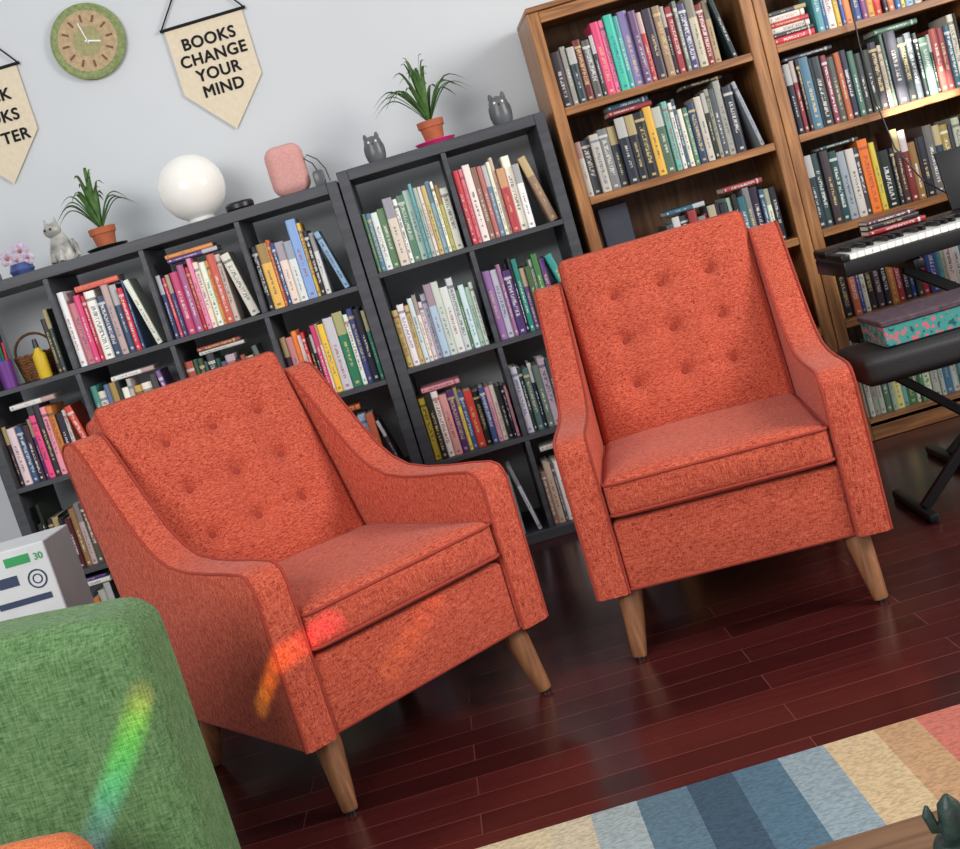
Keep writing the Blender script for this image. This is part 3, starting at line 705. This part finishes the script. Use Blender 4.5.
# ---------------- digital piano, stand, bench
yaw=math.radians(-2)
PX=2.105; PYc=-.54
e=empty('digital_piano','black digital piano keyboard on a black stand','keyboard',(PX,PYc,.70),yaw)
bm=bmesh.new(); L=1.30
box(bm,(0,0,.025),(L,.32,.05),.006,2); box(bm,(0,.09,.066),(L,.14,.032),.006,2)
for sx in (-1,1): box(bm,(sx*(L/2-.0125),-.02,.06),(.025,.26,.022),.004,2)
finish('case',bm,M_blackp,e)
M_key=mat('white_key',(240,240,236),.25,.01,5); nw=52; kw=(L-.052)/nw; wk=None; bk_=None
for i in range(nw):
    x=-L/2+.026+kw*(i+.5)
    if wk is None:
        bm=bmesh.new(); box(bm,(0,0,0),(kw-.001,.165,.018),.0015,1); wk=finish('white_key',bm,M_key,e,loc=(x,-.070,.0595))
    else: dup(wk,e,(x,-.070,.0595))
    if i<nw-1 and (i%7) not in (1,4):
        if bk_ is None:
            bm=bmesh.new(); box(bm,(0,0,0),(.011,.100,.014),.002,1); bk_=finish('black_key',bm,M_blackp,e,loc=(x+kw/2,-.038,.0755))
        else: dup(bk_,e,(x+kw/2,-.038,.0755))
bm=bmesh.new(); box(bm,(.09,.135,.18),(.56,.012,.20),.004,2,mat4=Matrix.Rotation(math.radians(-14),4,'X')); finish('music_rest',bm,M_blackp,e)
def bar(bm,a,b,w=.03,mi=0):
    a=Vector(a);b=Vector(b); d=b-a; q=d.to_track_quat('Z','Y').to_matrix().to_4x4()
    box(bm,(a+b)/2,(w,w,d.length),.004,1,mi,mat4=q)
e=empty('keyboard_stand','black steel crossed stand carrying the digital piano','keyboard stand',(PX,PYc,0),yaw)
bm=bmesh.new(); bar(bm,(-.42,-.02,.03),(.42,-.02,.66),.035); finish('cross_bar',bm,M_steel,e)
bm=bmesh.new(); bar(bm,(.42,.02,.03),(-.42,.02,.66),.035); finish('cross_bar',bm,M_steel,e)
for sx in (-1,1):
    bm=bmesh.new(); box(bm,(sx*.42,.0,.015),(.035,.36,.03),.008,2); finish('foot_bar',bm,M_steel,e)
    bm=bmesh.new(); box(bm,(sx*.42,.0,.68),(.035,.30,.035),.008,2); finish('support_arm',bm,M_steel,e)
e=empty('piano_bench','black padded folding piano bench with crossed legs','bench',(1.63,-.92,0),math.radians(-3))
bm=bmesh.new(); cushion(bm,.62,.30,.085,.024,.006,16); finish('padded_seat',bm,M_blackl,e,loc=(0,0,.468))
for yy,s in ((-.09,1),(.09,-1)):
    bm=bmesh.new(); bar(bm,(-.22*s,yy,.03),(.20*s,yy,.43),.028); finish('leg_bar',bm,M_steel,e)
for sx in (-1,1):
    bm=bmesh.new(); box(bm,(sx*.22,0,.015),(.03,.34,.03),.007,2); finish('foot_bar',bm,M_steel,e)
def patt():
    m,nt,b=newmat('teal_pink_pattern')
    tc=N(nt,'ShaderNodeTexCoord'); v=N(nt,'ShaderNodeTexVoronoi'); v.inputs['Scale'].default_value=55
    nt.links.new(tc.outputs['Object'],v.inputs['Vector']); cr=N(nt,'ShaderNodeValToRGB'); e_=cr.color_ramp.elements
    e_[0].position=.28; e_[0].color=lin((196,96,110)); e_[1].position=.36; e_[1].color=lin((60,140,134)); cr.color_ramp.interpolation='CONSTANT'; x=e_.new(.75); x.color=lin((30,80,90))
    nt.links.new(v.outputs['Distance'],cr.inputs[0]); nt.links.new(cr.outputs[0],b.inputs['Base Color']); b.inputs['Roughness'].default_value=.5; return m
e=empty('storage_box','teal and pink patterned lidded box on the bench','box',(1.64,-.92,.5175),math.radians(-3))
bm=bmesh.new(); box(bm,(0,0,.030),(.46,.22,.060),.003,1); finish('box_body',bm,patt(),e)
bm=bmesh.new(); box(bm,(0,0,.068),(.47,.23,.016),.003,1); finish('lid',bm,mat('charcoal_lid',(90,70,82),.6,.3,60),e)
bm=bmesh.new(); box(bm,(0,0,.15),(.12,.03,.30),.004,1); o=finish('picture_block',bm,mat('navy_card',(40,46,66),.5,.15,20),loc=(.93,.16,.8105),rot=(0,0,.2)); tag(o,'small dark navy display block on the oak shelf','ornament')
bm=bmesh.new(); tube(bm,[(1.90,.0,1.851),(1.903,-.012,1.845),(1.905,-.02,1.60),(1.90,-.02,1.40),(1.905,-.03,1.2),(1.93,-.04,1.02),(1.98,-.10,.88),(2.02,-.25,.80),(2.03,-.36,.7855)],.003); o=finish('power_cord',bm,M_steel); tag(o,'thin black power cord hanging down the oak bookcase','cable')
e=empty('cactus_ornament','dark green cactus shaped ornament on the coffee table','ornament',(.588,-3.285,.4005))
bm=bmesh.new(); lathe(bm,[(0,0),(.022,0),(.026,.008),(.022,.016),(0,.016)],20)
tube(bm,[(0,0,.012),(0,0,.03),(0,0,.055),(0,0,.066)],.015,radii=[.012,.015,.012,.003],seg=14)
tube(bm,[(0,0,.03),(-.02,0,.034),(-.024,0,.05),(-.023,0,.06)],.009,radii=[.006,.007,.006,.002],seg=10)
finish('body',bm,mat('dark_cactus',(44,66,60),.5,.3,60,bump=.4,bscale=90),e)
# ---------------- lights
w=bpy.data.worlds.new('W'); SC.world=w; w.use_nodes=True; w.node_tree.nodes['Background'].inputs[0].default_value=(.96,.98,1,1); w.node_tree.nodes['Background'].inputs[1].default_value=.56
def aim(o,loc,target):
    o.location=loc; o.rotation_euler=(Vector(target)-Vector(loc)).to_track_quat('-Z','Y').to_euler()
def area(loc,target,size,power,color=(1,1,1)):
    l=bpy.data.lights.new('window_and_fill_light','AREA'); l.shape='RECTANGLE'; l.size,l.size_y=size; l.energy=power; l.color=color
    o=bpy.data.objects.new('window_and_fill_light',l); COL.objects.link(o); aim(o,loc,target); return o
area((3.4,-2.6,2.2),(.4,-.8,.5),(1.2,1.4),95,(1,.96,.91))
area((-2.0,-5.4,2.7),(.1,-.2,.8),(2.4,1.6),150,(1,.985,.965))  # fill lamp added from behind the camera to brighten the shelf cells
def spot(loc,target,deg,power,color,blend=1.,rad=.004):
    l=bpy.data.lights.new('prism_and_sun_spot','SPOT'); l.spot_size=math.radians(deg); l.spot_blend=blend; l.energy=power; l.color=color; l.shadow_soft_size=rad
    o=bpy.data.objects.new('prism_and_sun_spot',l); COL.objects.link(o); aim(o,loc,target); return o
def rainbow(src,a,b,cols,power,wid):
    a=Vector(a);b=Vector(b); n=len(cols)
    for i,c in enumerate(cols):
        t=a.lerp(b,i/(n-1)); d=(t-Vector(src)).length
        spot(src,t,2*math.degrees(math.atan(wid/d)),power,c)
rainbow((1.5,-4.3,2.1),(-.64,-2.38,.32),(-.455,-2.38,.57),[(.45,.25,1),(.2,.3,1),(.05,.5,1),(0,.9,.9),(.05,1,.45),(.1,1,.1),(.35,1,.05),(.9,.9,.0),(1,.35,.05)],480,.035)
rainbow((-.35,-4.6,2.0),(-.42,-1.78,.29),(-.21,-1.82,.44),[(.7,.9,.1),(1,.85,.05),(1,.7,.05),(1,.55,.05),(1,.4,.1),(1,.2,.2),(1,.1,.35),(1,.08,.45)],520,.034)
rainbow((-.35,-4.6,2.0),(-.13,-1.74,.27),(.0,-1.66,.38),[(.8,.9,.1),(1,.85,.1),(1,.7,.1),(1,.5,.1),(1,.4,.1)],210,.026)
for tx,tz,dg,pw in ((2.08,1.62,1.5,2600),(2.02,1.15,1.6,2600),(2.16,1.19,1.5,2600),(2.10,1.38,1.1,1800)):
    spot((2.6,-4.3,2.7),(tx,.03,tz),dg*1.3,pw*1.6,(1,.92,.76),.4,.02)  # warm spots added to throw sun patches on the right bookcase, not prism colours
# ---------------- camera
cx,D,h,yw,p,r,F=.2282,4.5055,1.1691,.0019,.150,.2896,1250.
f=Vector((math.sin(yw)*math.cos(p),math.cos(yw)*math.cos(p),-math.sin(p))); rt=Vector((math.cos(yw),-math.sin(yw),0)); up=rt.cross(f)
R=rt*math.cos(r)-up*math.sin(r); U=rt*math.sin(r)+up*math.cos(r)
cam=bpy.data.cameras.new('camera'); co=bpy.data.objects.new('camera',cam); COL.objects.link(co)
m=Matrix((( R.x,U.x,-f.x,cx),(R.y,U.y,-f.y,-D),(R.z,U.z,-f.z,h),(0,0,0,1))); co.matrix_world=m
cam.sensor_width=36; cam.lens=F/960*36; cam.clip_start=.05; SC.camera=co
